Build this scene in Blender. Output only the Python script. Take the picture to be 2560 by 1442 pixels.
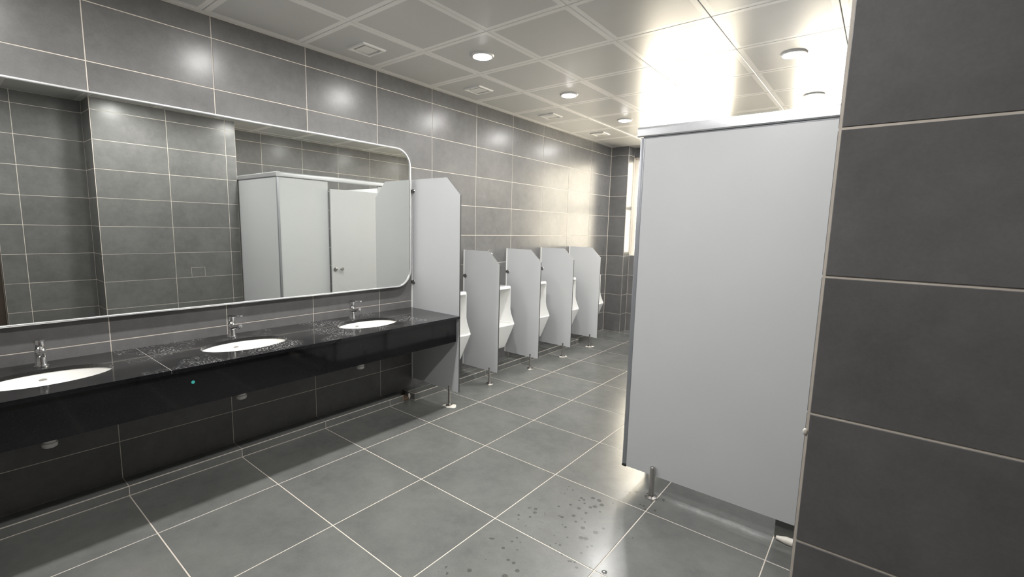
import bpy, bmesh, math, random
from mathutils import Vector, Matrix

random.seed(7)
for o in list(bpy.data.objects):
    bpy.data.objects.remove(o, do_unlink=True)
scene = bpy.context.scene
COL = scene.collection
PI = math.pi

# ------------------------------------------------------------------ camera
YAW, PITCH, ROLL, FPX = 0.6685, -0.1295, 0.0240, 1161.8
cam_data = bpy.data.cameras.new('camera')
cam = bpy.data.objects.new('camera', cam_data)
COL.objects.link(cam)
fw = Vector((-math.sin(YAW) * math.cos(PITCH), math.cos(YAW) * math.cos(PITCH), math.sin(PITCH)))
rt = Vector((math.cos(YAW), math.sin(YAW), 0))
up = rt.cross(fw)
rt2 = math.cos(ROLL) * rt + math.sin(ROLL) * up
up2 = -math.sin(ROLL) * rt + math.cos(ROLL) * up
m = Matrix((rt2, up2, -fw)).transposed().to_4x4()
m.translation = Vector((3.356, -0.6065, 1.5697))
cam.matrix_world = m
cam_data.sensor_width = 36.0
cam_data.lens = FPX * 36.0 / 2560.0
cam_data.clip_start = 0.02
scene.camera = cam

# ------------------------------------------------------------------ world, light levels, exposure
SKY = 7.5          # bright hazy daylight outside the windows
LAMP = 225.0        # radiance of each downlight lens
scene.view_settings.view_transform = 'Standard'
scene.view_settings.look = 'None'
scene.view_settings.gamma = 1.0
scene.view_settings.use_curve_mapping = False
scene.view_settings.exposure = 1.5
scene.cycles.use_denoising = True
scene.cycles.sample_clamp_indirect = 2.5
scene.cycles.blur_glossy = 2.0
w = bpy.data.worlds.new('world')
scene.world = w
w.use_nodes = True
bg = w.node_tree.nodes['Background']
bg.inputs['Color'].default_value = (1.0, 0.88, 0.70, 1)
bg.inputs['Strength'].default_value = SKY

# ------------------------------------------------------------------ room dimensions (metres)
CEIL = 2.811
H4 = 1.484
ROWS = [0.0, 0.284, 0.584, 0.884, 1.184, 1.484, 1.784, 2.084, 2.384, 2.684, CEIL]
YN, YE, YW = -1.6, 6.0, 6.2          # near wall, pilaster face, window wall
XB, XP, XD = 3.80, 3.262, 3.62       # stall back wall, pier face, entry wall
PY0, PY1 = 0.565, 1.95               # pier extent


# ------------------------------------------------------------------ node helpers
class NT:
    def __init__(self, name):
        self.mat = bpy.data.materials.new(name)
        self.mat.use_nodes = True
        self.t = self.mat.node_tree
        self.b = self.t.nodes['Principled BSDF']
        self.out = self.t.nodes['Material Output']

    def n(self, typ, **kw):
        nd = self.t.nodes.new(typ)
        for k, v in kw.items():
            if hasattr(nd, k) and k not in nd.inputs:
                setattr(nd, k, v)
            else:
                nd.inputs[k].default_value = v
        return nd

    def l(self, a, b):
        self.t.links.new(a, b)

    def set(self, **kw):
        for k, v in kw.items():
            self.b.inputs[k.replace('_', ' ')].default_value = v
        return self

    def math(self, op, a, b=None, clamp=False):
        nd = self.t.nodes.new('ShaderNodeMath')
        nd.operation = op
        nd.use_clamp = clamp
        for i, v in enumerate((a, b)):
            if v is None:
                continue
            if isinstance(v, (int, float)):
                nd.inputs[i].default_value = v
            else:
                self.l(v, nd.inputs[i])
        return nd.outputs[0]

    def ramp(self, fac, stops):
        nd = self.t.nodes.new('ShaderNodeValToRGB')
        cr = nd.color_ramp
        while len(cr.elements) < len(stops):
            cr.elements.new(0.5)
        for e, (p, c) in zip(cr.elements, stops):
            e.position = p
            e.color = (c, c, c, 1) if isinstance(c, (int, float)) else (*c, 1)
        self.l(fac, nd.inputs[0])
        return nd.outputs[0]

    def mix(self, fac, a, b):
        nd = self.t.nodes.new('ShaderNodeMix')
        nd.data_type = 'RGBA'
        for i, v in ((0, fac), (6, a), (7, b)):
            if isinstance(v, (int, float)):
                nd.inputs[i].default_value = v
            elif isinstance(v, tuple):
                nd.inputs[i].default_value = (*v, 1)
            else:
                self.l(v, nd.inputs[i])
        return nd.outputs[2]

    def noise(self, vec, scale, detail=3, rough=0.55):
        nd = self.t.nodes.new('ShaderNodeTexNoise')
        nd.inputs['Scale'].default_value = scale
        nd.inputs['Detail'].default_value = detail
        nd.inputs['Roughness'].default_value = rough
        if vec is not None:
            self.l(vec, nd.inputs['Vector'])
        return nd.outputs[0]

    def bump(self, h, strength, dist=0.002):
        nd = self.t.nodes.new('ShaderNodeBump')
        nd.inputs['Strength'].default_value = strength
        nd.inputs['Distance'].default_value = dist
        self.l(h, nd.inputs['Height'])
        self.l(nd.outputs[0], self.b.inputs['Normal'])


def simple(name, col, rough=0.5, metal=0.0, noise=0.0, spec=0.5, scale=20, coat=0.0):
    t = NT(name)
    t.set(Base_Color=(*col, 1), Roughness=rough, Metallic=metal, Specular_IOR_Level=spec)
    if coat:
        t.set(Coat_Weight=coat, Coat_Roughness=0.08)
    geo = t.n('ShaderNodeNewGeometry')
    nz = t.noise(geo.outputs['Position'], scale)
    if noise:
        lo = tuple(c * (1 - noise) for c in col)
        hi = tuple(min(1, c * (1 + noise)) for c in col)
        t.l(t.mix(nz, lo, hi), t.b.inputs['Base Color'])
    if scale >= 20:
        t.l(t.ramp(nz, [(0.2, max(0, rough * 0.92)), (0.8, min(1, rough * 1.08))]), t.b.inputs['Roughness'])
    return t.mat


def tile_material(name, lo, hi, rough, floor=False):
    t = NT(name)
    geo = t.n('ShaderNodeNewGeometry')
    oi = t.n('ShaderNodeObjectInfo')
    off = t.n('ShaderNodeVectorMath', operation='SCALE')
    cmb = t.n('ShaderNodeCombineXYZ')
    t.l(oi.outputs['Random'], cmb.inputs[0])
    t.l(t.math('MULTIPLY', oi.outputs['Random'], 3.7), cmb.inputs[1])
    t.l(t.math('MULTIPLY', oi.outputs['Random'], 7.3), cmb.inputs[2])
    t.l(cmb.outputs[0], off.inputs[0])
    off.inputs['Scale'].default_value = 23.0
    add = t.n('ShaderNodeVectorMath', operation='ADD')
    t.l(geo.outputs['Position'], add.inputs[0])
    t.l(off.outputs[0], add.inputs[1])
    p = add.outputs[0]
    big = t.noise(p, 3.2, 5, 0.62)
    mid = t.noise(p, 16, 4, 0.65)
    fine = t.noise(p, 120, 3, 0.7)
    v = t.math('ADD', t.math('MULTIPLY', big, 0.5), t.math('ADD', t.math('MULTIPLY', mid, 0.3), t.math('MULTIPLY', fine, 0.2)))
    col = t.ramp(v, [(0.36, lo), (0.64, hi)])
    # a few pale hairline veins and dark pits
    vo = t.n('ShaderNodeTexNoise')
    vo.inputs['Scale'].default_value = 5
    vo.inputs['Detail'].default_value = 8
    vo.inputs['Distortion'].default_value = 1.4
    t.l(p, vo.inputs['Vector'])
    vein = t.math('MULTIPLY', t.ramp(vo.outputs[0], [(0.485, 0.0), (0.5, 1.0), (0.515, 0.0)]), t.ramp(mid, [(0.52, 0.0), (0.66, 0.5)]))
    col = t.mix(t.math('MULTIPLY', vein, 0.04 if floor else 0.06), col, tuple(min(1, c * 1.7) for c in hi))
    # tile to tile tone
    val = t.n('ShaderNodeHueSaturation')
    t.l(t.math('ADD', 0.94, t.math('MULTIPLY', oi.outputs['Random'], 0.13)), val.inputs['Value'])
    t.l(col, val.inputs['Color'])
    col = val.outputs[0]
    r = t.math('ADD', rough - 0.02, t.math('MULTIPLY', big, 0.04))
    if floor:
        pos = geo.outputs['Position']
        # dusty cleaning residue and half-dried wet patches with their own outline
        d1 = t.ramp(t.noise(pos, 1.6, 4, 0.55), [(0.40, 0.0), (0.70, 1.0)])
        col = t.mix(t.math('MULTIPLY', d1, 0.10), col, (0.36, 0.35, 0.33))
        sep = t.n('ShaderNodeSeparateXYZ')
        t.l(pos, sep.inputs[0])
        # pale residue strip along the foot of the cubicle side panel
        sx = t.math('MULTIPLY', t.math('SMOOTH_MIN', t.math('MULTIPLY', t.math('SUBTRACT', sep.outputs[0], 2.50), 8, True), t.math('MULTIPLY', t.math('SUBTRACT', 3.10, sep.outputs[0]), 8, True)), 1.0, True)
        dy = t.math('ABSOLUTE', t.math('SUBTRACT', sep.outputs[1], t.math('ADD', 1.985, t.math('MULTIPLY', t.math('SUBTRACT', mid, 0.5), 0.05))))
        sy = t.math('SUBTRACT', 1.0, t.math('MULTIPLY', dy, 24), True)
        strip = t.math('MULTIPLY', t.math('MULTIPLY', sx, sy, True), t.ramp(t.noise(pos, 9, 4), [(0.35, 0.3), (0.6, 1.0)]))
        col = t.mix(t.math('MULTIPLY', strip, 0.5), col, (0.42, 0.42, 0.42))
        # scattered drip marks
        vor = t.n('ShaderNodeTexVoronoi')
        vor.inputs['Scale'].default_value = 17
        vor.voronoi_dimensions = '2D'
        t.l(pos, vor.inputs['Vector'])
        rad = t.ramp(t.noise(pos, 3.1, 2), [(0.42, 0.03), (0.60, 0.24)])
        drop = t.math('LESS_THAN', vor.outputs['Distance'], rad)
        gate = t.math('MULTIPLY', t.math('GREATER_THAN', t.math('ADD', sep.outputs[0], t.math('MULTIPLY', big, 0.5)), 2.20), t.math('LESS_THAN', t.math('ADD', sep.outputs[1], t.math('MULTIPLY', big, 0.4)), 2.17))
        gate = t.math('MULTIPLY', gate, t.math('MULTIPLY', t.math('LESS_THAN', sep.outputs[0], 2.5), t.math('GREATER_THAN', t.noise(pos, 5.0, 1), 0.42)))
        drop = t.math('MULTIPLY', drop, gate)
        col = t.mix(t.math('MULTIPLY', drop, 0.65), col, (0.05, 0.05, 0.047))
        wet = t.ramp(t.noise(pos, 1.3, 3, 0.5), [(0.46, 0.0), (0.62, 1.0)])
        r = t.math('SUBTRACT', r, t.math('ADD', t.math('MULTIPLY', wet, 0.05), t.math('MULTIPLY', drop, 0.05)))
    t.l(col, t.b.inputs['Base Color'])
    if floor:
        t.l(r, t.b.inputs['Roughness'])
    else:
        t.set(Roughness=rough)
    t.set(Specular_IOR_Level=0.40 if floor else 0.22)
    t.bump(t.math('ADD', fine, t.math('MULTIPLY', mid, 1.5)), 0.07, 0.001)
    return t.mat


M = {}
M['wall_tile'] = tile_material('wall_tile', (0.108, 0.107, 0.106), (0.152, 0.150, 0.148), 0.27)
M['floor_tile'] = tile_material('floor_tile', (0.100, 0.104, 0.100), (0.142, 0.145, 0.139), 0.25, floor=True)
M['grout'] = simple('grout', (0.56, 0.51, 0.45), 0.85, noise=0.18, scale=40)
M['core'] = simple('wall_core', (0.5, 0.48, 0.45), 0.85)
M['silicone'] = simple('white_silicone', (0.62, 0.59, 0.53), 0.4, noise=0.1)
M['ceil_plain'] = simple('ceiling_plain_metal', (0.78, 0.77, 0.745), 0.24, noise=0.02, scale=6)
M['ceil_perf'] = simple('ceiling_perforated_metal', (0.555, 0.55, 0.535), 0.25, noise=0.02, scale=6)
M['ceil_gap'] = simple('ceiling_seam', (0.16, 0.155, 0.15), 0.7)
M['white_plastic'] = simple('white_plastic', (0.72, 0.71, 0.68), 0.35)
M['vent_dark'] = simple('vent_recess', (0.36, 0.35, 0.33), 0.6)
M['vent_white'] = simple('vent_frame_white', (0.75, 0.74, 0.71), 0.4)
M['laminate'] = simple('grey_laminate', (0.51, 0.52, 0.53), 0.30, noise=0.03, scale=3)
M['core_edge'] = simple('laminate_dark_core', (0.045, 0.045, 0.045), 0.5)
M['alu'] = simple('brushed_aluminium', (0.62, 0.63, 0.65), 0.36, metal=0.85, noise=0.05, scale=60)
M['alu_dark'] = simple('grey_edge_profile', (0.30, 0.31, 0.33), 0.4, metal=0.5)
M['chrome'] = simple('chrome', (0.86, 0.86, 0.87), 0.07, metal=1.0)
M['steel'] = simple('stainless_tube', (0.55, 0.53, 0.51), 0.18, metal=1.0)
M['black_rubber'] = simple('black_rubber', (0.02, 0.02, 0.02), 0.6)
M['ceramic'] = simple('white_ceramic', (0.86, 0.85, 0.82), 0.10, coat=0.5)
M['urinal_ceramic'] = simple('urinal_ceramic', (0.84, 0.84, 0.82), 0.12, coat=0.5)
M['frame_white'] = simple('mirror_frame_metal', (0.85, 0.85, 0.85), 0.22, metal=0.7)
M['door_wood'] = simple('dark_brown_wood', (0.045, 0.03, 0.022), 0.45, noise=0.35, scale=8)
M['window_frame'] = simple('window_aluminium', (0.70, 0.66, 0.58), 0.4)
M['teal'] = simple('teal_sticker', (0.06, 0.50, 0.47), 0.5)
M['dirt'] = simple('brown_dirt', (0.13, 0.085, 0.055), 0.9, noise=0.4, scale=60)
M['water'] = simple('water', (0.10, 0.10, 0.10), 0.02, spec=0.5)
M['bead'] = simple('clean_white_silicone', (0.82, 0.82, 0.80), 0.4)
M['plaster'] = simple('white_plaster', (0.6, 0.58, 0.53), 0.8)


def granite():
    t = NT('black_granite')
    geo = t.n('ShaderNodeNewGeometry')
    pos = geo.outputs['Position']
    f = t.noise(pos, 260, 2)
    col = t.mix(t.ramp(f, [(0.62, 0.0), (0.72, 1.0)]), (0.005, 0.005, 0.006), (0.024, 0.025, 0.027))
    # dried water spots on the deck near the basins
    sep = t.n('ShaderNodeSeparateXYZ')
    t.l(pos, sep.inputs[0])
    sp = t.noise(pos, 85, 3, 0.7)
    reg = t.ramp(t.noise(pos, 4.0, 3), [(0.45, 0.0), (0.62, 1.0)])
    nrm = t.n('ShaderNodeSeparateXYZ')
    t.l(geo.outputs['Normal'], nrm.inputs[0])
    top = t.math('GREATER_THAN', nrm.outputs[2], 0.9)
    zone = t.math('MULTIPLY', t.math('LESS_THAN', sep.outputs[1], 1.85), t.math('GREATER_THAN', sep.outputs[1], 0.0))
    spot = t.math('MULTIPLY', t.math('MULTIPLY', t.ramp(sp, [(0.54, 0.0), (0.60, 1.0)]), reg), t.math('MULTIPLY', top, zone))
    film = t.math('MULTIPLY', top, t.ramp(t.noise(pos, 2.5, 4), [(0.35, 0.25), (0.7, 1.0)]))
    col = t.mix(t.math('MULTIPLY', film, 0.16), col, (0.18, 0.18, 0.175))
    col = t.mix(t.math('MULTIPLY', spot, 0.55), col, (0.45, 0.45, 0.45))
    t.l(col, t.b.inputs['Base Color'])
    t.l(t.math('ADD', 0.07, t.math('MULTIPLY', spot, 0.25)), t.b.inputs['Roughness'])
    t.bump(t.math('MULTIPLY', spot, 1.0), 0.4, 0.0015)
    return t.mat


M['granite'] = granite()


def mirror_glass():
    t = NT('mirror_silver')
    t.set(Base_Color=(0.84, 0.86, 0.83, 1), Metallic=1.0, Roughness=0.0)
    return t.mat


M['mirror'] = mirror_glass()


def window_glass():
    t = NT('window_glass')
    tr = t.n('ShaderNodeBsdfTransparent')
    tr.inputs[0].default_value = (0.95, 0.96, 0.95, 1)
    gl = t.n('ShaderNodeBsdfGlossy')
    gl.inputs['Roughness'].default_value = 0.02
    fr = t.n('ShaderNodeFresnel')
    fr.inputs[0].default_value = 1.45
    mx = t.n('ShaderNodeMixShader')
    t.l(fr.outputs[0], mx.inputs[0])
    t.l(tr.outputs[0], mx.inputs[1])
    t.l(gl.outputs[0], mx.inputs[2])
    t.l(mx.outputs[0], t.out.inputs['Surface'])
    return t.mat


M['glass'] = window_glass()


def lamp_lens():
    t = NT('downlight_lens')
    t.set(Base_Color=(0.9, 0.9, 0.9, 1), Emission_Color=(1.0, 0.985, 0.965, 1), Emission_Strength=LAMP)
    return t.mat


M['lens'] = lamp_lens()


# ------------------------------------------------------------------ object helpers
def obj(name, me, mats=None, parent=None, mw=None, smooth=None):
    if isinstance(me, bmesh.types.BMesh):
        bm = me
        me = bpy.data.meshes.new(name)
        bmesh.ops.recalc_face_normals(bm, faces=bm.faces)
        bm.to_mesh(me)
        bm.free()
    if mats is not None and not me.materials:
        for x in (mats if isinstance(mats, (list, tuple)) else [mats]):
            me.materials.append(M[x])
    if smooth is not None:
        me.shade_smooth()
        me.set_sharp_from_angle(angle=math.radians(smooth))
    o = bpy.data.objects.new(name, me)
    COL.objects.link(o)
    if parent is not None:
        o.parent = parent
    if mw is not None:
        o.matrix_basis = mw
    return o


def empty(name, loc=(0, 0, 0)):
    o = bpy.data.objects.new(name, None)
    o.empty_display_size = 0.05
    COL.objects.link(o)
    o.location = loc
    return o


def tag(o, label, cat, group=None):
    o['label'] = label
    o['category'] = cat
    if group:
        o['group'] = group
    return o


def struct(o, label, cat):
    o['kind'] = 'structure'
    o['label'] = label
    o['category'] = cat
    return o


def bx(bm, x0, x1, y0, y1, z0, z1, mi=0, bev=0.0, seg=2):
    r = bmesh.ops.create_cube(bm, size=1.0)
    vs = r['verts']
    bmesh.ops.scale(bm, verts=vs, vec=(x1 - x0, y1 - y0, z1 - z0))
    bmesh.ops.translate(bm, verts=vs, vec=((x0 + x1) / 2, (y0 + y1) / 2, (z0 + z1) / 2))
    fs = {f for v in vs for f in v.link_faces}
    for f in fs:
        f.material_index = mi
    if bev:
        es = {e for v in vs for e in v.link_edges}
        rr = bmesh.ops.bevel(bm, geom=list(es), offset=bev, segments=seg, affect='EDGES', profile=0.5)
        for f in rr['faces']:
            f.material_index = mi
    return bm


def box(x0, x1, y0, y1, z0, z1, bev=0.0, seg=2):
    return bx(bmesh.new(), x0, x1, y0, y1, z0, z1, 0, bev, seg)


def cyl(bm, p0, p1, r0, r1=None, n=20, mi=0):
    r1 = r0 if r1 is None else r1
    p0, p1 = Vector(p0), Vector(p1)
    d = p1 - p0
    q = d.to_track_quat('Z', 'Y').to_matrix().to_4x4()
    r = bmesh.ops.create_cone(bm, cap_ends=True, segments=n, radius1=r0, radius2=r1, depth=d.length)
    bmesh.ops.transform(bm, matrix=Matrix.Translation((p0 + p1) / 2) @ q, verts=r['verts'])
    for f in {f for v in r['verts'] for f in v.link_faces}:
        f.material_index = mi
    return bm


def lathe(bm, prof, c=(0, 0, 0), n=28, mi=0):
    rings = []
    for r, z in prof:
        rings.append([bm.verts.new((c[0] + r * math.cos(2 * PI * i / n), c[1] + r * math.sin(2 * PI * i / n), c[2] + z)) for i in range(n)])
    for a, b in zip(rings[:-1], rings[1:]):
        for i in range(n):
            f = bm.faces.new((a[i], a[(i + 1) % n], b[(i + 1) % n], b[i]))
            f.material_index = mi
    for rg in (rings[0], rings[-1]):
        bm.faces.new(rg).material_index = mi
    return bm


def prism_x(bm, prof, y0, y1, mi=0, mi_side=None):
    """profile in (x,z) extruded along y"""
    a = [bm.verts.new((x, y0, z)) for x, z in prof]
    b = [bm.verts.new((x, y1, z)) for x, z in prof]
    bm.faces.new(a).material_index = mi
    bm.faces.new(b[::-1]).material_index = mi
    n = len(prof)
    for i in range(n):
        f = bm.faces.new((a[i], b[i], b[(i + 1) % n], a[(i + 1) % n]))
        f.material_index = mi if mi_side is None else mi_side
    return bm


def sweep(bm, pts, r, n=12, mi=0, flat=None):
    """round tube along points"""
    pts = [Vector(p) for p in pts]
    rings = []
    for i, p in enumerate(pts):
        t = (pts[min(i + 1, len(pts) - 1)] - pts[max(i - 1, 0)]).normalized()
        ref = Vector((0, 1, 0)) if abs(t.y) < 0.9 else Vector((1, 0, 0))
        u = t.cross(ref).normalized()
        v = t.cross(u).normalized()
        ri = r[i] if isinstance(r, (list, tuple)) else r
        sx, sy = (1, 1) if flat is None else flat
        rings.append([bm.verts.new(p + u * ri * sx * math.cos(2 * PI * k / n) + v * ri * sy * math.sin(2 * PI * k / n)) for k in range(n)])
    for a, b in zip(rings[:-1], rings[1:]):
        for k in range(n):
            bm.faces.new((a[k], a[(k + 1) % n], b[(k + 1) % n], b[k])).material_index = mi
    bm.faces.new(rings[0]).material_index = mi
    bm.faces.new(rings[-1]).material_index = mi
    return bm


# tiles -------------------------------------------------------------
TILE_MESH = {}


def tile_mesh(wd, ht, mat, thick=0.007, cham=0.0012):
    key = (round(wd, 4), round(ht, 4), mat)
    if key in TILE_MESH:
        return TILE_MESH[key]
    bm = bmesh.new()
    a, b = wd / 2, ht / 2
    back = [bm.verts.new((x, y, -thick)) for x, y in ((-a, -b), (a, -b), (a, b), (-a, b))]
    mid = [bm.verts.new((x, y, -cham)) for x, y in ((-a, -b), (a, -b), (a, b), (-a, b))]
    fr = [bm.verts.new((x, y, 0)) for x, y in ((-a + cham, -b + cham), (a - cham, -b + cham), (a - cham, b - cham), (-a + cham, b - cham))]
    bm.faces.new(fr)
    bm.faces.new(back[::-1])
    for i in range(4):
        j = (i + 1) % 4
        bm.faces.new((back[i], back[j], mid[j], mid[i]))
        bm.faces.new((mid[i], mid[j], fr[j], fr[i]))
    me = bpy.data.meshes.new('tile')
    bmesh.ops.recalc_face_normals(bm, faces=bm.faces)
    bm.to_mesh(me)
    bm.free()
    me.materials.append(M[mat])
    TILE_MESH[key] = me
    return me


def tile_face(parent, origin, u, v, ul, vl, mat='wall_tile', joint=0.0048, jit=0.0004, skip=None):
    """tiles on the plane origin + a*u + b*v (normal u x v), cut lines ul and vl"""
    u, v = Vector(u), Vector(v)
    nrm = u.cross(v)
    R = Matrix((u, v, nrm)).transposed().to_4x4()
    for a0, a1 in zip(ul[:-1], ul[1:]):
        for b0, b1 in zip(vl[:-1], vl[1:]):
            if skip and skip((a0 + a1) / 2, (b0 + b1) / 2):
                continue
            me = tile_mesh(abs(a1 - a0) - joint, abs(b1 - b0) - joint, mat)
            c = Vector(origin) + u * (a0 + a1) / 2 + v * (b0 + b1) / 2 + nrm * random.uniform(-jit, jit)
            obj('tile', me, None, parent, Matrix.Translation(c) @ R)


def frange(a, b, s):
    o = []
    while a < b - 1e-6:
        o.append(round(a, 5))
        a += s
    return o + [b]


G = 0.0016   # grout lies this far behind the tile faces

# ================================================================== STRUCTURE
# left wall
wl = struct(obj('wall_left', box(-0.14, -G, YN, YE + 0.4, 0.0, CEIL + 0.12), 'grout'), 'long grey tiled wall behind the mirror, basins and urinals', 'wall')
tile_face(wl, (0, 0, 0), (0, 1, 0), (0, 0, 1), [YN] + frange(-1.2, YE, 0.6), ROWS)

# near wall behind the camera
wf = struct(obj('wall_front', box(-0.14, XD + 0.2, YN - 0.14, YN - G, 0.0, CEIL + 0.12), 'grout'), 'grey tiled wall behind the viewer facing the windows', 'wall')
tile_face(wf, (0, YN, 0), (-1, 0, 0), (0, 0, 1), [-XD] + [-x for x in (3.0, 2.4, 1.8, 1.2, 0.6)] + [0.0], ROWS)

# entry wall (right of the viewer) with a dark door
bm = box(XD + G, XD + 0.14, -0.14, PY0 + 0.1, 0, CEIL + 0.12)
bx(bm, XD + G, XD + 0.14, YN, -1.10, 0, CEIL + 0.12)
bx(bm, XD + G, XD + 0.14, -1.10, -0.14, 2.10, CEIL + 0.12)
bx(bm, XD + 0.085, XD + 0.14, -1.10, -0.14, -0.05, 2.10)  # unseen backing added behind the door to block sky light leaking round it
we = struct(obj('wall_entry', bm, 'grout'), 'grey tiled wall of the entrance recess with a dark door', 'wall')
tile_face(we, (XD, 0, 0), (0, -1, 0), (0, 0, 1), [-PY0, -0.035, 0.14], ROWS)
tile_face(we, (XD, 0, 0), (0, -1, 0), (0, 0, 1), [1.10, -YN], ROWS)
tile_face(we, (XD, 0, 0), (0, -1, 0), (0, 0, 1), [0.14, 0.635, 1.10], [2.10, 2.384, 2.684, CEIL])
dr = struct(obj('door_1', box(XD + 0.03, XD + 0.075, -1.09, -0.15, 0.008, 2.09, 0.003), 'door_wood'), 'dark brown wooden entrance door seen at the mirror edge', 'door')
bm = bmesh.new()
cyl(bm, (XD + 0.03, -0.99, 1.0), (XD - 0.03, -0.99, 1.0), 0.009)
cyl(bm, (XD - 0.025, -1.0, 1.0), (XD - 0.025, -0.87, 1.0), 0.009)
obj('handle', bm, 'chrome', dr, smooth=40)

# pier projecting on the right
wp = struct(obj('wall_pier', box(XP + G, XB + 0.14, PY0 + G, PY1, 0, CEIL + 0.12), 'grout'), 'dark grey tiled pier filling the right edge of the view', 'wall')
tile_face(wp, (0, PY0, 0), (1, 0, 0), (0, 0, 1), [XP + 0.004, XD + 0.005], ROWS, joint=0.0052)
tile_face(wp, (XP, 0, 0), (0, -1, 0), (0, 0, 1), [-PY1, -1.835, -1.225, -PY0 - 0.004], ROWS)
# hatch outline cut in one pier tile, seen in the mirror
bm = bmesh.new()
for a in ((1.383, 1.529, 0.998, 1.0005), (1.383, 1.3855, 0.886, 1.0), (1.5265, 1.529, 0.886, 1.0)):
    bx(bm, XP - 0.0012, XP + 0.001, a[0], a[1], a[2], a[3])
obj('hatch_joint', bm, 'grout', wp)
bm = bmesh.new()
bmesh.ops.create_icosphere(bm, subdivisions=2, radius=0.006)
bmesh.ops.scale(bm, verts=bm.verts, vec=(0.8, 0.5, 1.3))
obj('mortar_blob', bm, 'silicone', wp, Matrix.Translation((XP + 0.001, PY0 + 0.001, 1.14)), smooth=60)

# back wall of the cubicles
wr = struct(obj('wall_right', box(XB + G, XB + 0.14, PY1, YW + 0.2, 0, CEIL + 0.12), 'grout'), 'grey tiled back wall above the toilet cubicles, seen in the mirror', 'wall')
tile_face(wr, (XB, 0, 0), (0, -1, 0), (0, 0, 1), [-YW] + [-y for y in (5.5, 4.9, 4.3, 3.7, 3.1, 2.5)] + [-PY1], ROWS)

# window wall: pilaster, spandrel, pier, lintel
WZ0, WZ1 = 1.19, 2.66
W1 = (0.285, 1.60)
W2 = (2.30, 3.55)
bm = box(-0.14, W1[0] - G, YE + G, YW + 0.2, 0, CEIL + 0.12)
bx(bm, W1[0] - G, W1[1], YW + G, YW + 0.2, 0, WZ0 - G)
bx(bm, W1[1], W2[0], YW + G, YW + 0.2, 0, CEIL + 0.12)
bx(bm, W2[0], W2[1], YW + G, YW + 0.2, 0, WZ0 - G)
bx(bm, W2[1], XB + 0.14, YW + G, YW + 0.2, 0, CEIL + 0.12)
bx(bm, W1[0] - G, W1[1], YW + G, YW + 0.2, WZ1, CEIL + 0.12)
bx(bm, W2[0], W2[1], YW + G, YW + 0.2, WZ1, CEIL + 0.12)
we2 = struct(obj('wall_end', bm, 'grout'), 'far grey tiled window wall with a narrow pilaster in the corner', 'wall')
tile_face(we2, (0, YE, 0), (1, 0, 0), (0, 0, 1), [0.004, W1[0]], ROWS)
tile_face(we2, (W1[0], 0, 0), (0, 1, 0), (0, 0, 1), [YE + 0.004, YW], ROWS)
low = [z for z in ROWS if z < 1.185][:-1] + [WZ0]
tile_face(we2, (0, YW, 0), (1, 0, 0), (0, 0, 1), [W1[0], 0.6, 1.2, W1[1]], low)
tile_face(we2, (0, YW, 0), (1, 0, 0), (0, 0, 1), [W1[1], 1.95, W2[0]], ROWS)
tile_face(we2, (0, YW, 0), (1, 0, 0), (0, 0, 1), [W2[0], 2.9, W2[1]], low)
tile_face(we2, (0, YW, 0), (1, 0, 0), (0, 0, 1), [W2[1], XB], ROWS)
for wx in (W1, W2):
    tile_face(we2, (0, YW, 0), (1, 0, 0), (0, 0, 1), [wx[0], (wx[0] + wx[1]) / 2, wx[1]], [WZ1, CEIL])

for k, (a, b) in enumerate((W1, W2)):
    wo = empty('window_%d' % (k + 1), (a, YW + 0.1, WZ0))
    struct(wo, 'bright over-exposed window %s' % ('beside the corner pilaster' if k == 0 else 'above the toilet cubicles'), 'window')
    yy = 0.0
    wd, hh = b - a, WZ1 - WZ0
    bm = bmesh.new()
    f = 0.045
    for q in ((0, wd, 0, f), (0, wd, hh - f, hh), (0, f, f, hh - f), (wd - f, wd, f, hh - f)):
        bx(bm, q[0], q[1], -0.03, 0.03, q[2], q[3])
    obj('frame', bm, 'window_frame', wo)
    bm = bmesh.new()
    bx(bm, wd / 2 - 0.025, wd / 2 + 0.025, -0.025, 0.025, f, hh - f)
    obj('mullion', bm, 'window_frame', wo)
    for s in range(2):
        x0, x1 = (f, wd / 2 - 0.025) if s == 0 else (wd / 2 + 0.025, wd - f)
        bm = bmesh.new()
        bx(bm, x0, x1, -0.02, 0.02, hh * 0.475, hh * 0.475 + 0.05)
        obj('transom', bm, 'window_frame', wo)
        obj('pane', box(x0, x1, -0.003, 0.003, f, hh * 0.475), 'glass', wo)
        obj('pane', box(x0, x1, -0.003, 0.003, hh * 0.475 + 0.05, hh - f), 'glass', wo)
    obj('sill', box(-0.0, wd, -0.098, -0.03, -0.0015, 0.012), 'plaster', wo)

# floor
fl = struct(obj('floor', box(-0.14, XB + 0.14, YN - 0.14, YW + 0.2, -0.12, -0.0012), 'grout'), 'grey stone-look floor tiles with pale joints', 'floor')
XL = [0.0, 0.6365, 1.2430, 1.8500, 2.4560, 3.0610, 3.667]
tile_face(fl, (0, 0, 0), (1, 0, 0), (0, 1, 0), XL + [XB], [YN] + frange(-1.2, 6.0, 0.6) + [YW], 'floor_tile', joint=0.0052, jit=0.0002)

# ceiling
ce = struct(obj('ceiling', box(-0.14, XB + 0.14, YN - 0.14, YW + 0.2, CEIL + 0.012, CEIL + 0.12), 'ceil_gap'), 'suspended ceiling of square perforated metal panels', 'ceiling')
CX = [0.037, 0.637, 1.240, 1.843, 2.446, 3.049, 3.652, XB]
CY = [YN] + frange(-1.255, YW, 0.6)
CM = {}
LAMPS = [(0.935, y) for y in (-0.355, 0.845, 2.045, 3.245, 4.445, 5.645)] + [(2.745, y) for y in (-0.355, 0.845, 2.045, 3.245, 4.445, 5.645)]


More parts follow.
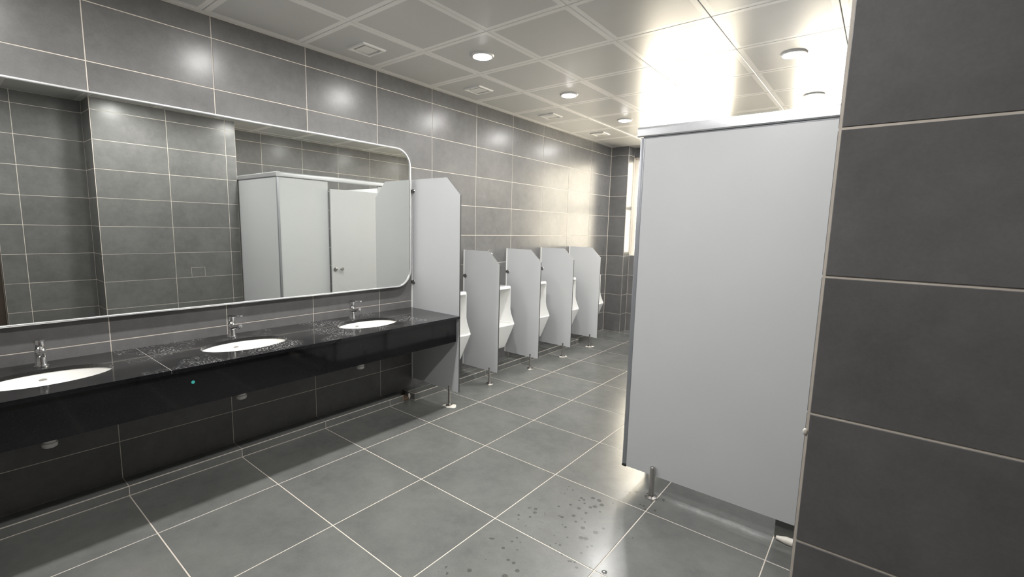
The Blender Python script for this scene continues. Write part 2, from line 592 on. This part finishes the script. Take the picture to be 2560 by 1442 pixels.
def ceil_tile(wd, dp):
    key = (round(wd, 4), round(dp, 4))
    if key in CM:
        return CM[key]
    bm = bmesh.new()
    a, b = wd / 2 - 0.0015, dp / 2 - 0.0015
    e = 0.0025
    mg = min(0.034, a * 0.4, b * 0.4)

    def ring(x, y, z):
        return [bm.verts.new(q) for q in ((-x, -y, z), (x, -y, z), (x, y, z), (-x, y, z))]
    rs = [ring(a, b, 0.011), ring(a, b, e), ring(a - e, b - e, 0), ring(a - mg, b - mg, 0)]
    for k in range(3):
        for i in range(4):
            bm.faces.new((rs[k][i], rs[k][(i + 1) % 4], rs[k + 1][(i + 1) % 4], rs[k + 1][i])).material_index = 0
    bm.faces.new(rs[3]).material_index = 1
    bm.faces.new(rs[0]).material_index = 0
    me = bpy.data.meshes.new('ceiling_panel')
    bmesh.ops.recalc_face_normals(bm, faces=bm.faces)
    bm.to_mesh(me)
    bm.free()
    me.materials.append(M['ceil_plain'])
    me.materials.append(M['ceil_perf'])
    CM[key] = me
    return me


for x0, x1 in zip(CX[:-1], CX[1:]):
    for y0, y1 in zip(CY[:-1], CY[1:]):
        obj('ceiling_panel', ceil_tile(x1 - x0, y1 - y0), None, ce, Matrix.Translation(((x0 + x1) / 2, (y0 + y1) / 2, CEIL + random.uniform(0, 0.0006))))
bm = box(0.0, 0.0355, YN, YE, CEIL - 0.0, CEIL + 0.011, 0.001, 1)
obj('perimeter_trim', bm, 'ceil_plain', ce)

# plinths
tr = struct(obj('trim_1', box(0.0008, 0.132 - G, YN + 0.001, 1.945, 0.0002, 0.061 - G), 'grout'), 'low tiled plinth on the floor under the black vanity', 'plinth')
yl = [YN] + frange(-1.2, 1.8, 0.6) + [1.945]
tile_face(tr, (0.132, 0, 0), (0, 1, 0), (0, 0, 1), yl, [0.003, 0.0575], 'floor_tile', joint=0.003)
tile_face(tr, (0, 0, 0.061), (1, 0, 0), (0, 1, 0), [0.004, 0.128], yl, 'floor_tile', joint=0.003)
tr2 = struct(obj('trim_2', box(0.0008, 0.180 - G, 2.035 + G, 4.94, 0.0002, 0.064 - G), 'grout'), 'low tiled plinth on the floor under the urinals', 'plinth')
yl = [2.036, 2.4] + frange(3.0, 4.9, 0.6)[:-1] + [4.94]
tile_face(tr2, (0.180, 0, 0), (0, 1, 0), (0, 0, 1), yl, [0.003, 0.0605], 'floor_tile', joint=0.003)
tile_face(tr2, (0, 0, 0.064), (1, 0, 0), (0, 1, 0), [0.002, 0.085, 0.176], yl, 'floor_tile', joint=0.004)
tile_face(tr2, (0, 2.035, 0), (1, 0, 0), (0, 0, 1), [0.004, 0.177], [0.003, 0.0605], 'floor_tile', joint=0.004)
obj('mortar_patch', box(0.006, 0.120, 1.948, 2.030, 0.0, 0.022, 0.006), 'dirt', tr2)
bm = bmesh.new()
bmesh.ops.create_icosphere(bm, subdivisions=2, radius=0.03)
bmesh.ops.scale(bm, verts=bm.verts, vec=(0.45, 0.35, 1.0))
obj('silicone_dab', bm, 'silicone', tr2, Matrix.Translation((0.115, 2.022, 0.028)), smooth=60)
tr3 = struct(obj('trim_3', box(3.062 + G, XB - 0.003, 2.022 + G, 2.24, 0.0002, 0.165 - G), 'grout'), 'low tiled block on the floor behind the cubicle side panel', 'plinth')
tile_face(tr3, (0, 2.022, 0), (1, 0, 0), (0, 0, 1), [3.062, 3.66, XB - 0.003], [0.001, 0.164], 'floor_tile', joint=0.004)
tile_face(tr3, (3.062, 0, 0), (0, -1, 0), (0, 0, 1), [-2.24, -2.022], [0.001, 0.164], 'floor_tile', joint=0.004)
tile_face(tr3, (0, 0, 0.165), (1, 0, 0), (0, 1, 0), [3.062, 3.66, XB - 0.003], [2.022, 2.24], 'floor_tile', joint=0.004)
bm = bmesh.new()
sweep(bm, [(3.075, 2.012, 0.012), (3.12, 2.008, 0.016), (3.20, 2.010, 0.015), (3.30, 2.014, 0.012)], [0.010, 0.020, 0.022, 0.012], 10)
obj('silicone_bead', bm, 'silicone', tr3, smooth=60)

# ================================================================== DOWNLIGHTS
names_w = ['nearest the viewer above the mirror', 'cut by the top edge above the mirror', 'second', 'third', 'fourth', 'fifth']


def make_downlight():
    root = empty('downlight')
    bm = bmesh.new()
    lathe(bm, [(0.066, -0.0085), (0.068, -0.011), (0.079, -0.009), (0.086, 0.0), (0.080, 0.001), (0.066, 0.001)], n=36)
    obj('trim_ring', bm, 'white_plastic', root, smooth=40)
    bm = bmesh.new()
    lathe(bm, [(0.0655, -0.0085), (0.060, -0.0105), (0.040, -0.0135), (0.018, -0.0155), (0.003, -0.016)], n=32)
    obj('lens', bm, 'lens', root, smooth=60)
    return root


def copy_tree(o, parent=None):
    c = o.copy()
    COL.objects.link(c)
    c.parent = parent
    for ch in list(o.children):
        copy_tree(ch, c)
    return c


proto = make_downlight()
LL = {
    (0.935, -0.355): 'round ceiling downlight out of view above the nearest basin',
    (0.935, 0.845): 'round ceiling downlight cut by the top edge above the mirror',
    (0.935, 2.045): 'round glowing downlight between the first two ceiling vents',
    (0.935, 3.245): 'round glowing downlight between the second and third ceiling vents',
    (0.935, 4.445): 'round glowing downlight just left of the cubicle head rail',
    (0.935, 5.645): 'round downlight lost in the window glare by the pilaster',
    (2.745, -0.355): 'round ceiling downlight by the entrance, out of view above the viewer',
    (2.745, 0.845): 'round downlight beside the pier, seen as a glow in the mirror',
    (2.745, 2.045): 'round downlight right over the cubicle side panel, above the frame',
    (2.745, 3.245): 'round glowing downlight over the cubicles nearest the dark pier edge',
    (2.745, 4.445): 'round downlight above the middle of the toilet cubicles',
    (2.745, 5.645): 'round downlight above the far end of the toilet cubicles',
}
for i, (x, y) in enumerate(LAMPS):
    o = proto if i == 0 else copy_tree(proto)
    o.location = (x, y, CEIL - 0.0002)
    tag(o, LL[(x, y)], 'downlight', 'ceiling downlights')


# ceiling vents
def make_vent():
    root = empty('ceiling_vent')
    a, b, f, d = 0.100, 0.095, 0.026, 0.010
    bm = bmesh.new()
    o1 = [(-a, -b), (a, -b), (a, b), (-a, b)]
    rings = []
    for s, z in ((0, 0.0), (0.004, -d), (f - 0.004, -d), (f, -0.001)):
        rings.append([bm.verts.new((x - math.copysign(s, x), y - math.copysign(s, y), z)) for x, y in o1])
    for r0, r1 in zip(rings[:-1], rings[1:]):
        for i in range(4):
            bm.faces.new((r0[i], r0[(i + 1) % 4], r1[(i + 1) % 4], r1[i]))
    obj('frame', bm, 'vent_white', root)
    obj('recess', box(-a + f - 0.002, a - f + 0.002, -b + f - 0.002, b - f + 0.002, -0.003, -0.0005), 'vent_dark', root)
    obj('centre_plate', box(-a + f + 0.014, a - f - 0.014, -b + f + 0.014, b - f - 0.014, -0.008, -0.003, 0.001, 1), 'vent_white', root)
    return root


vp = make_vent()
VL = ['square white ceiling vent above the mirror, nearest the viewer', 'square white ceiling vent above the tall partition panel',
      'square white ceiling vent above the urinals, third along the wall', 'square white ceiling vent farthest along the wall near the pilaster']
for i, y in enumerate((1.478, 2.655, 3.835, 4.99)):
    o = vp if i == 0 else copy_tree(vp)
    o.location = (0.335, y, CEIL - 0.0002)
    tag(o, VL[i], 'ceiling vent', 'square ceiling vents')

# ================================================================== MIRROR
MY0, MY1, MZ0, MZ1 = -1.02, 2.106, 1.028, 2.224


def rounded(y0, y1, z0, z1, r, n=10):
    o = []
    for cy, cz, a0 in ((y1 - r, z1 - r, 0), (y0 + r, z1 - r, PI / 2), (y0 + r, z0 + r, PI), (y1 - r, z0 + r, 1.5 * PI)):
        for k in range(n + 1):
            a = a0 + PI / 2 * k / n
            o.append((cy + r * math.cos(a), cz + r * math.sin(a)))
    return o


mr = empty('wall_mirror', (0.0, (MY0 + MY1) / 2, MZ0))
tag(mr, 'long wall mirror with rounded corners and thin silver rim above the basins', 'mirror')
inv = mr.matrix_basis.copy()
oy, oz = -(MY0 + MY1) / 2, -MZ0
R_ = 0.15
inner = rounded(MY0 + oy + 0.010, MY1 + oy - 0.010, MZ0 + oz + 0.010, MZ1 + oz - 0.010, R_ - 0.010)
outer = rounded(MY0 + oy, MY1 + oy, MZ0 + oz, MZ1 + oz, R_)
bm = bmesh.new()
fv = [bm.verts.new((0.042, y, z)) for y, z in inner]
bv = [bm.verts.new((0.036, y, z)) for y, z in inner]
bm.faces.new(fv)
bm.faces.new(bv[::-1])
for i in range(len(fv)):
    bm.faces.new((fv[i], bv[i], bv[(i + 1) % len(fv)], fv[(i + 1) % len(fv)]))
obj('mirror_glass', bm, 'mirror', mr)
bm = bmesh.new()
secs = [[(0.002, p) for p in outer], [(0.050, p) for p in outer], [(0.052, ((a[0] + b[0]) / 2, (a[1] + b[1]) / 2)) for a, b in zip(outer, inner)], [(0.050, p) for p in inner], [(0.0405, p) for p in inner], [(0.034, p) for p in inner], [(0.002, p) for p in inner]]
rg = [[bm.verts.new((x, p[0], p[1])) for x, p in s] for s in secs]
for a, b in zip(rg, rg[1:] + rg[:1]):
    for i in range(len(a)):
        j = (i + 1) % len(a)
        bm.faces.new((a[i], a[j], b[j], b[i]))
obj('frame', bm, 'frame_white', mr, smooth=50)

# ================================================================== VANITY COUNTER
CT, CF = 0.822, 0.636              # top height, front edge
CY0, CY1 = -1.05, 2.142
SEAM = 0.108
SINKS = (-0.30, 0.58, 1.46)
SCX, SA, SB = 0.330, 0.160, 0.243


def slab_with_holes(y0, y1, holes, lx=0.001):
    bm = bmesh.new()
    t = 0.02
    cuts = [y0] + [(a + b) / 2 for a, b in zip(holes[:-1], holes[1:])] + [y1]
    N = 72
    for k, cy in enumerate(holes):
        a, b = cuts[k], cuts[k + 1]
        ang = set(2 * PI * i / N for i in range(N))
        for X, Y in ((CF, a), (CF, b), (lx, a), (lx, b)):
            ang.add(math.atan2(Y - cy, X - SCX) % (2 * PI))
        ang = sorted(ang)
        iv, ov, ib = [], [], []
        for th in ang:
            c, s = math.cos(th), math.sin(th)
            re = 1 / math.sqrt((c / SA) ** 2 + (s / SB) ** 2)
            iv.append(bm.verts.new((SCX + re * c, cy + re * s, CT)))
            ib.append(bm.verts.new((SCX + re * c, cy + re * s, CT - t)))
            ds = []
            if c > 1e-9:
                ds.append((CF - SCX) / c)
            if c < -1e-9:
                ds.append((lx - SCX) / c)
            if s > 1e-9:
                ds.append((b - cy) / s)
            if s < -1e-9:
                ds.append((a - cy) / s)
            dd = min(ds)
            ov.append(bm.verts.new((SCX + dd * c, cy + dd * s, CT)))
        n = len(ang)
        for i in range(n):
            j = (i + 1) % n
            bm.faces.new((iv[i], iv[j], ov[j], ov[i]))
            bm.faces.new((iv[i], ib[i], ib[j], iv[j]))
        ob = [bm.verts.new((v.co.x, v.co.y, CT - t)) for v in ov]
        for i in range(n):
            j = (i + 1) % n
            bm.faces.new((ib[i], ob[i], ob[j], ib[j]))
            m_ = (ov[i].co + ov[j].co) / 2
            if abs(m_.x - CF) < 1e-4 or abs(m_.x - lx) < 1e-4 or abs(m_.y - y0) < 1e-4 or abs(m_.y - y1) < 1e-4:
                bm.faces.new((ov[i], ov[j], ob[j], ob[i]))
    bmesh.ops.remove_doubles(bm, verts=bm.verts, dist=1e-5)
    return bm


vc = empty('vanity_counter', (0, 0, 0))
tag(vc, 'long black granite vanity counter with deep front apron under the mirror', 'counter')
obj('granite_slab', slab_with_holes(CY0, SEAM - 0.0008, [SINKS[0]]), 'granite', vc)
obj('granite_slab', slab_with_holes(SEAM + 0.0008, CY1, list(SINKS[1:])), 'granite', vc)
obj('slab_joint', box(0.002, CF - 0.001, SEAM - 0.0009, SEAM + 0.0009, CT - 0.018, CT + 0.0001), 'vent_dark', vc)
obj('apron', box(0.585, 0.605, CY0, CY1 - 0.012, 0.602, CT - 0.0205, 0.001, 1), 'granite', vc)
obj('end_panel', box(0.001, 0.584, CY0, CY0 + 0.02, 0.602, CT - 0.0205), 'granite', vc)
st = obj('round_sticker', cyl(bmesh.new(), (0.6050, 0.205, 0.731), (0.6062, 0.205, 0.731), 0.0085, n=20), 'teal')
tag(st, 'small round teal sticker on the black vanity apron', 'sticker')

# basins
SL = ['white oval undermount basin nearest the viewer, cut by the left edge', 'white oval undermount basin in the middle of the three', 'white oval undermount basin nearest the tall partition panel']
FL = ['chrome basin mixer tap behind the basin cut by the left edge', 'chrome basin mixer tap behind the middle basin', 'chrome basin mixer tap nearest the tall partition panel']
TL = ['white plastic drain trap below the apron, at the left edge', 'white plastic drain trap below the apron, under the middle basin', 'white plastic drain trap below the apron, nearest the tall partition']


def make_basin():
    root = empty('wash_basin')
    bm = bmesh.new()
    N = 56
    prof = [(1.10, 0.0), (1.10, -0.014), (1.03, -0.03), (1.0, -0.06), (0.90, -0.105), (0.70, -0.138), (0.4, -0.155), (0.14, -0.160)]
    inn = [(0.115, -0.149), (0.4, -0.144), (0.68, -0.126), (0.87, -0.094), (0.965, -0.05), (1.0, -0.015), (1.012, 0.0)]
    rings = []
    for s, z in prof + inn:
        rings.append([bm.verts.new((SA * s * math.cos(2 * PI * i / N), SB * s * math.sin(2 * PI * i / N), z)) for i in range(N)])
    rings.append(rings[0])
    for a, b in zip(rings[:-1], rings[1:]):
        for i in range(N):
            j = (i + 1) % N
            bm.faces.new((a[i], a[j], b[j], b[i]))
    obj('bowl', bm, 'ceramic', root, smooth=50)
    bm = bmesh.new()
    lathe(bm, [(0.010, -0.150), (0.024, -0.1455), (0.030, -0.1440), (0.0305, -0.150), (0.028, -0.165)], n=24)
    obj('drain', bm, 'chrome', root, smooth=40)
    bm = bmesh.new()
    cyl(bm, (-SA * 1.00, 0, -0.030), (-SA * 0.965, 0, -0.032), 0.008, n=16)
    bmesh.ops.scale(bm, verts=bm.verts, vec=(1, 1.9, 0.7), space=Matrix.Translation((0, 0, 0.031)))
    obj('overflow_slot', bm, 'vent_dark', root)
    return root


def make_faucet():
    root = empty('basin_tap')
    bm = bmesh.new()
    lathe(bm, [(0.0285, 0.0), (0.0285, 0.004), (0.024, 0.007), (0.0225, 0.012), (0.0215, 0.072), (0.0215, 0.088), (0.0195, 0.092)], n=28)
    obj('body', bm, 'chrome', root, smooth=35)
    bm = bmesh.new()
    sweep(bm, [(0.012, 0, 0.064), (0.045, 0, 0.074), (0.085, 0, 0.083), (0.108, 0, 0.086)], [0.016, 0.0145, 0.0125, 0.0115], 14)
    cyl(bm, (0.100, 0, 0.086), (0.100, 0, 0.068), 0.0105, n=16)
    obj('spout', bm, 'chrome', root, smooth=45)
    bm = bmesh.new()
    lathe(bm, [(0.0195, 0.0925), (0.0205, 0.096), (0.0205, 0.126), (0.018, 0.135), (0.006, 0.138)], n=24)
    obj('cartridge_cap', bm, 'chrome', root, smooth=35)
    bm = bmesh.new()
    sweep(bm, [(-0.018, 0, 0.137), (0.03, 0, 0.141), (0.08, 0, 0.147), (0.124, 0, 0.153)], [0.012, 0.012, 0.010, 0.008], 12, flat=(0.6, 1.1))
    obj('lever', bm, 'chrome', root, smooth=45)
    return root


def make_trap():
    root = empty('drain_trap')
    bm = bmesh.new()
    lathe(bm, [(0.016, 0.182), (0.016, 0.045), (0.016, 0.03)], n=16)
    obj('tail_pipe', bm, 'white_plastic', root, smooth=40)
    bm = bmesh.new()
    lathe(bm, [(0.019, 0.052), (0.030, 0.050), (0.031, 0.036), (0.024, 0.033), (0.024, 0.026), (0.030, 0.024), (0.029, 0.006), (0.020, 0.0)], n=16)
    obj('bottle', bm, 'white_plastic', root, smooth=25)
    bm = bmesh.new()
    cyl(bm, (-0.022, 0, 0.036), (-0.243, 0, 0.036), 0.014, n=14)
    obj('outlet_pipe', bm, 'white_plastic', root, smooth=40)
    return root


for i, y in enumerate(SINKS):
    if i == 0:
        b0, f0, t0 = make_basin(), make_faucet(), make_trap()
        b_, f_, t_ = b0, f0, t0
    else:
        b_, f_, t_ = copy_tree(b0), copy_tree(f0), copy_tree(t0)
    b_.location = (SCX, y, CT - 0.0202)
    f_.location = (0.098, y + 0.008, CT + 0.0002)
    f_.rotation_euler.z = (0.0, 0.12, 0.0)[i]
    t_.location = (0.25, (-0.308, 0.568, 1.435)[i], 0.448)
    tag(b_, SL[i], 'basin', 'basins set in the black counter')
    tag(f_, FL[i], 'tap', 'chrome basin taps')
    tag(t_, TL[i], 'drain trap', 'drain traps under the counter')

# ================================================================== URINAL PARTITIONS
def make_partition(depth, z0, z1, cut, legx, clamp_z, name):
    root = empty(name)
    t = 0.0065
    prof = [(0.006, z0), (depth, z0), (depth, z1 - cut * 0.95), (depth - cut, z1), (0.006, z1)]
    bm = bmesh.new()
    prism_x(bm, prof, -t, t, 0, 1)
    obj('panel', bm, ['laminate', 'core_edge'], root)
    bm = bmesh.new()
    bx(bm, 0.0005, 0.0125, -0.0105, 0.0105, z0, z1)
    obj('silicone_bead', bm, 'bead', root)
    for cz in clamp_z:
        bm = bmesh.new()
        lathe(bm, [(0.019, -0.012), (0.022, -0.009), (0.022, 0.009), (0.019, 0.012)], n=22)
        bmesh.ops.rotate(bm, verts=bm.verts, matrix=Matrix.Rotation(PI / 2, 3, 'X'))
        bx(bm, -0.0285, 0.0, -0.0105, 0.0105, -0.014, 0.014)
        obj('wall_clamp', bm, 'steel', root, Matrix.Translation((0.030, 0, cz)), smooth=35)
    bm = bmesh.new()
    cyl(bm, (legx, 0, 0.004), (legx, 0, z0 + 0.035), 0.0125, n=18)
    leg = obj('leg', bm, 'steel', root, smooth=40)
    bm = bmesh.new()
    lathe(bm, [(0.034, 0.003), (0.033, 0.008), (0.016, 0.012), (0.0125, 0.014)], (legx, 0, 0), n=24)
    obj('foot_flange', bm, 'steel', leg, smooth=40)
    return root


tp = make_partition(0.618, 0.148, 1.975, 0.155, 0.50, (1.873, 1.057), 'vanity_partition')
tp.location = (0, 2.1555, 0)
tag(tp, 'tall light grey partition panel with clipped corner at the vanity end', 'partition')


def mortar(parent, x, r, seed, h=0.010):
    rnd = random.Random(seed)
    bm = bmesh.new()
    bmesh.ops.create_uvsphere(bm, u_segments=18, v_segments=8, radius=1.0)
    for v in bm.verts:
        a = math.atan2(v.co.y, v.co.x)
        k = 1 + 0.22 * math.sin(2 * a + seed) + 0.15 * math.sin(5 * a + seed * 2)
        v.co.x *= r * k
        v.co.y *= r * k
        v.co.z = max(0, v.co.z) * h
    return obj('mortar_collar', bm, 'silicone', parent, Matrix.Translation((x, 0, 0.0003)), smooth=50)


mortar(tp, 0.507, 0.052, 1)
PL = ['short light grey urinal partition next to the tall vanity panel', 'second short urinal partition from the vanity', 'third short urinal partition from the vanity', 'farthest short urinal partition, nearest the pilaster']
p0 = make_partition(0.483, 0.135, 1.338, 0.138, 0.375, (1.073, 0.355), 'urinal_partition')
for i, y in enumerate((2.835, 3.53, 4.215, 4.895)):
    o = p0 if i == 0 else copy_tree(p0)
    o.location = (0, y, 0)
    tag(o, PL[i], 'partition', 'short partitions between the urinals')
for i, o in enumerate([q for q in COL.objects if q.name.startswith('urinal_partition')]):
    mortar(o, 0.378, (0.036, 0.034, 0.045, 0.05)[i], i + 3, 0.007)


# ================================================================== URINALS
def rrect(w, x0, x1, r, z, n=5):
    """rounded-front outline (front corners rounded), counter-clockwise"""
    pts = [(x0, -w)]
    r = min(r, w * 0.95, (x1 - x0) * 0.9)
    for k in range(n + 1):
        a = -PI / 2 + PI / 2 * k / n
        pts.append((x1 - r + r * math.cos(a), -w + r + r * math.sin(a)))
    for k in range(n + 1):
        a = PI / 2 * k / n
        pts.append((x1 - r + r * math.cos(a), w - r + r * math.sin(a)))
    pts.append((x0, w))
    return [(x, y, z) for x, y in pts]


def loft(secs):
    bm = bmesh.new()
    rs = [[bm.verts.new(p) for p in s] for s in secs]
    n = len(rs[0])
    for a, b in zip(rs[:-1], rs[1:]):
        for i in range(n):
            bm.faces.new((a[i], a[(i + 1) % n], b[(i + 1) % n], b[i]))
    bm.faces.new(rs[0][::-1])
    bm.faces.new(rs[-1])
    bmesh.ops.recalc_face_normals(bm, faces=bm.faces)
    return bm


def make_urinal_mesh():
    outer = [(0.085, 0.195, 0.262, 0.03), (0.098, 0.215, 0.270, 0.03), (0.103, 0.224, 0.285, 0.03), (0.156, 0.302, 0.520, 0.040), (0.158, 0.307, 0.532, 0.040), (0.157, 0.304, 0.542, 0.040),
             (0.155, 0.280, 0.590, 0.035), (0.153, 0.255, 0.645, 0.03), (0.153, 0.244, 0.690, 0.028), (0.154, 0.240, 0.930, 0.025), (0.150, 0.236, 0.941, 0.022), (0.142, 0.226, 0.945, 0.02)]
    bo = loft([rrect(w, 0.004, d, r, z) for w, d, z, r in outer])
    cav = [(0.045, 0.10, 0.19, 0.400), (0.110, 0.075, 0.250, 0.470), (0.134, 0.062, 0.285, 0.536), (0.134, 0.060, 0.288, 0.5425), (0.1365, 0.055, 0.48, 0.5435),
           (0.136, 0.05, 0.48, 0.70), (0.134, 0.05, 0.48, 0.905), (0.126, 0.055, 0.48, 0.918)]
    bc = loft([rrect(w, x0, x1, 0.03, z) for w, x0, x1, z in cav])
    a = obj('a', bo)
    b = obj('b', bc)
    md = a.modifiers.new('b', 'BOOLEAN')
    md.operation = 'DIFFERENCE'
    md.solver = 'EXACT'
    md.object = b
    dg = bpy.context.evaluated_depsgraph_get()
    me = bpy.data.meshes.new_from_object(a.evaluated_get(dg))
    bpy.data.objects.remove(a)
    bpy.data.objects.remove(b)
    bm = bmesh.new()
    bm.from_mesh(me)
    sharp = [e for e in bm.edges if len(e.link_faces) == 2 and e.calc_face_angle() > 0.7]
    bmesh.ops.bevel(bm, geom=sharp, offset=0.006, segments=3, affect='EDGES', profile=0.5, clamp_overlap=True)
    bm.to_mesh(me)
    bm.free()
    me.materials.clear()
    me.name = 'urinal_body'
    return me


def make_urinal():
    root = empty('urinal')
    obj('body', make_urinal_mesh(), 'urinal_ceramic', root, smooth=38)
    bm = bmesh.new()
    lathe(bm, [(0.018, 0.0), (0.026, 0.002), (0.027, -0.002), (0.020, -0.01)], (0.145, 0, 0.4045), n=20)
    obj('drain_cover', bm, 'chrome', root, smooth=40)
    bm = bmesh.new()
    cyl(bm, (0.05, 0, 0.862), (0.072, 0, 0.856), 0.012, n=14)
    obj('water_inlet', bm, 'chrome', root, smooth=40)
    return root


UL = ['white wall-hung urinal beside the tall vanity partition, mostly hidden', 'white wall-hung urinal between the first and second short partitions', 'white wall-hung urinal between the second and third short partitions',
      'white wall-hung urinal between the third and fourth short partitions', 'white wall-hung urinal past the last partition by the pilaster']
u0 = make_urinal()
for i, y in enumerate((2.49, 3.18, 3.865, 4.56, 5.25)):
    o = u0 if i == 0 else copy_tree(u0)
    o.location = (0, y, 0)
    tag(o, UL[i], 'urinal', 'urinals along the left wall')

sn = empty('flush_sensor', (0, 3.235, 1.284))
tag(sn, 'small chrome flush sensor on the wall above the second urinal', 'sensor')
obj('plate', box(0.0008, 0.006, -0.045, 0.045, -0.045, 0.045, 0.002), 'steel', sn)
bm = bmesh.new()
lathe(bm, [(0.020, 0.0), (0.020, 0.022), (0.014, 0.030), (0.004, 0.032)], n=20)
bmesh.ops.rotate(bm, verts=bm.verts, matrix=Matrix.Rotation(PI / 2, 3, 'Y'))
obj('button', bm, 'chrome', sn, Matrix.Translation((0.006, 0, 0)), smooth=40)

# ================================================================== TOILET CUBICLES
tc = empty('toilet_cubicle', (2.24, 1.975, 0))
tag(tc, 'light grey toilet cubicle row with aluminium head rail beside the pier', 'toilet cubicle')
OX, OY = 2.24, 1.975
PZ0, PZ1 = 0.132, 2.092
FX = 2.240      # outer face of the fronts


def part(name, bm, mats, parent=None, smooth=None):
    p = parent or tc
    ofs = Vector((OX, OY, 0))
    if p is not tc:
        ofs = ofs + Vector(p.location)
    bmesh.ops.translate(bm, verts=bm.verts, vec=-ofs)
    return obj(name, bm, mats, p, smooth=smooth)


part('side_panel', box(FX + 0.012, XB - 0.002, 1.968, 1.986, PZ0, PZ1), 'laminate')
part('edge_profile', box(FX - 0.014, FX + 0.012, 1.964, 1.990, PZ0 + 0.012, PZ1 - 0.002, 0.004, 2), 'alu_dark', smooth=40)
part('bottom_cap', box(FX - 0.015, FX + 0.013, 1.963, 1.991, PZ0 - 0.004, PZ0 + 0.0115, 0.003, 2), 'black_rubber', smooth=40)


def rail_section():
    r, hw, h = 0.016, 0.026, 0.056
    o = []
    for cx, cz, a0 in ((hw - r, h - r, 0), (-hw + r, h - r, PI / 2)):
        for k in range(7):
            a = a0 + PI / 2 * k / 6
            o.append((cx + r * math.cos(a), cz + r * math.sin(a)))
    o += [(-hw, 0.006), (-hw + 0.006, 0), (hw - 0.006, 0), (hw, 0.006)]
    return o


bm = bmesh.new()
sec = rail_section()
a = [bm.verts.new((FX - 0.028, 1.977 + s, PZ1 + 0.001 + z)) for s, z in sec]
b = [bm.verts.new((XB - 0.002, 1.977 + s, PZ1 + 0.001 + z)) for s, z in sec]
for i in range(len(sec)):
    j = (i + 1) % len(sec)
    bm.faces.new((a[i], b[i], b[j], a[j]))
bm.faces.new(a)
bm.faces.new(b)
part('side_rail', bm, 'alu', smooth=40)
part('rail_seat', box(FX + 0.004, XB - 0.004, 1.9655, 1.9885, PZ1 - 0.006, PZ1 + 0.0008), 'alu_dark')
bm = bmesh.new()
a = [bm.verts.new((FX + 0.009 + s, 2.004, PZ1 + 0.001 + z)) for s, z in sec]
b = [bm.verts.new((FX + 0.009 + s, YW - 0.004, PZ1 + 0.001 + z)) for s, z in sec]
for i in range(len(sec)):
    j = (i + 1) % len(sec)
    bm.faces.new((a[i], b[i], b[j], a[j]))
bm.faces.new(a)
bm.faces.new(b)
part('head_rail', bm, 'alu', smooth=40)


def cub_leg(x, y, h=0.188):
    bm = bmesh.new()
    cyl(bm, (x, y, 0.006), (x, y, h), 0.0155, n=20)
    cyl(bm, (x, y, h), (x, y, h + 0.004), 0.0125, 0.009, n=20)
    lg = part('leg', bm, 'steel', smooth=40)
    bm = bmesh.new()
    lathe(bm, [(0.036, 0.0006), (0.036, 0.006), (0.022, 0.010), (0.0155, 0.012)], (x, y, 0), n=26)
    part('foot_flange', bm, 'steel', lg, smooth=40)


cub_leg(2.424, 1.9560)
# fronts: fixed panels and doors
y = 1.992
doors = [(2.605, 3.335, -0.055), (3.79, 4.52, -0.05), (4.97, 5.70, -0.10)]
fixed = [(1.992, 2.598), (3.342, 3.783), (4.527, 4.963), (5.707, YW - 0.003)]
for f0_, f1_ in fixed:
    part('front_panel', box(FX, FX + 0.018, f0_, f1_, PZ0, PZ1), 'laminate')
    cub_leg(FX + 0.009, (f0_ + f1_) / 2 + 0.04)
for y_ in (3.56, 4.745):
    part('dividing_panel', box(FX + 0.0185, XB - 0.002, y_ - 0.009, y_ + 0.009, PZ0, PZ1), 'laminate')
for d0, d1, an in doors:
    wd = d1 - d0
    me = bpy.data.meshes.new('door')
    bm = box(0.0, 0.018, -wd + 0.004, 0.0, PZ0 + 0.01, 2.0, 0.001, 1)
    dobj = obj('door', bm, 'laminate', tc, Matrix.Translation((FX - OX, d1 - 0.003 - OY, 0)) @ Matrix.Rotation(an, 4, 'Z'))
    bm = bmesh.new()
    lathe(bm, [(0.012, 0.0), (0.010, 0.018), (0.019, 0.026), (0.021, 0.036), (0.015, 0.043), (0.004, 0.044)], n=22)
    bmesh.ops.rotate(bm, verts=bm.verts, matrix=Matrix.Rotation(-PI / 2, 3, 'Y'))
    obj('knob', bm, 'steel', dobj, Matrix.Translation((0.0, -wd + 0.135, 0.99)), smooth=40)
    bm = bmesh.new()
    lathe(bm, [(0.026, 0.0), (0.026, 0.008), (0.020, 0.012), (0.004, 0.0125)], n=22)
    bmesh.ops.rotate(bm, verts=bm.verts, matrix=Matrix.Rotation(-PI / 2, 3, 'Y'))
    obj('lock_indicator', bm, 'steel', dobj, Matrix.Translation((0.0, -wd + 0.05, 0.99)), smooth=40)
    for hz in (0.35, 1.05, 1.8):
        obj('hinge', cyl(bmesh.new(), (-0.004, 0.0, hz), (-0.004, 0.0, hz + 0.07), 0.007, n=12), 'steel', dobj, smooth=40)

# small water drops on the floor in front of the cubicle
for i, (px, py, pr, lb) in enumerate(((2.497, 1.222, 0.013, 'small clear water drop glinting on the floor at the bottom edge'), (2.528, 1.190, 0.008, 'tiny clear water drop beside the glinting one on the floor'))):
    bm = bmesh.new()
    lathe(bm, [(pr, 0.0), (pr * 0.93, 0.0007), (pr * 0.7, 0.0012), (pr * 0.35, 0.0014), (pr * 0.02, 0.0014)], n=20)
    wd_ = obj('water_drop', bm, 'water', None, Matrix.Translation((px, py, 0.0004)), smooth=60)
    tag(wd_, lb, 'water drop', 'water drops on the floor')

bpy.context.view_layer.update()
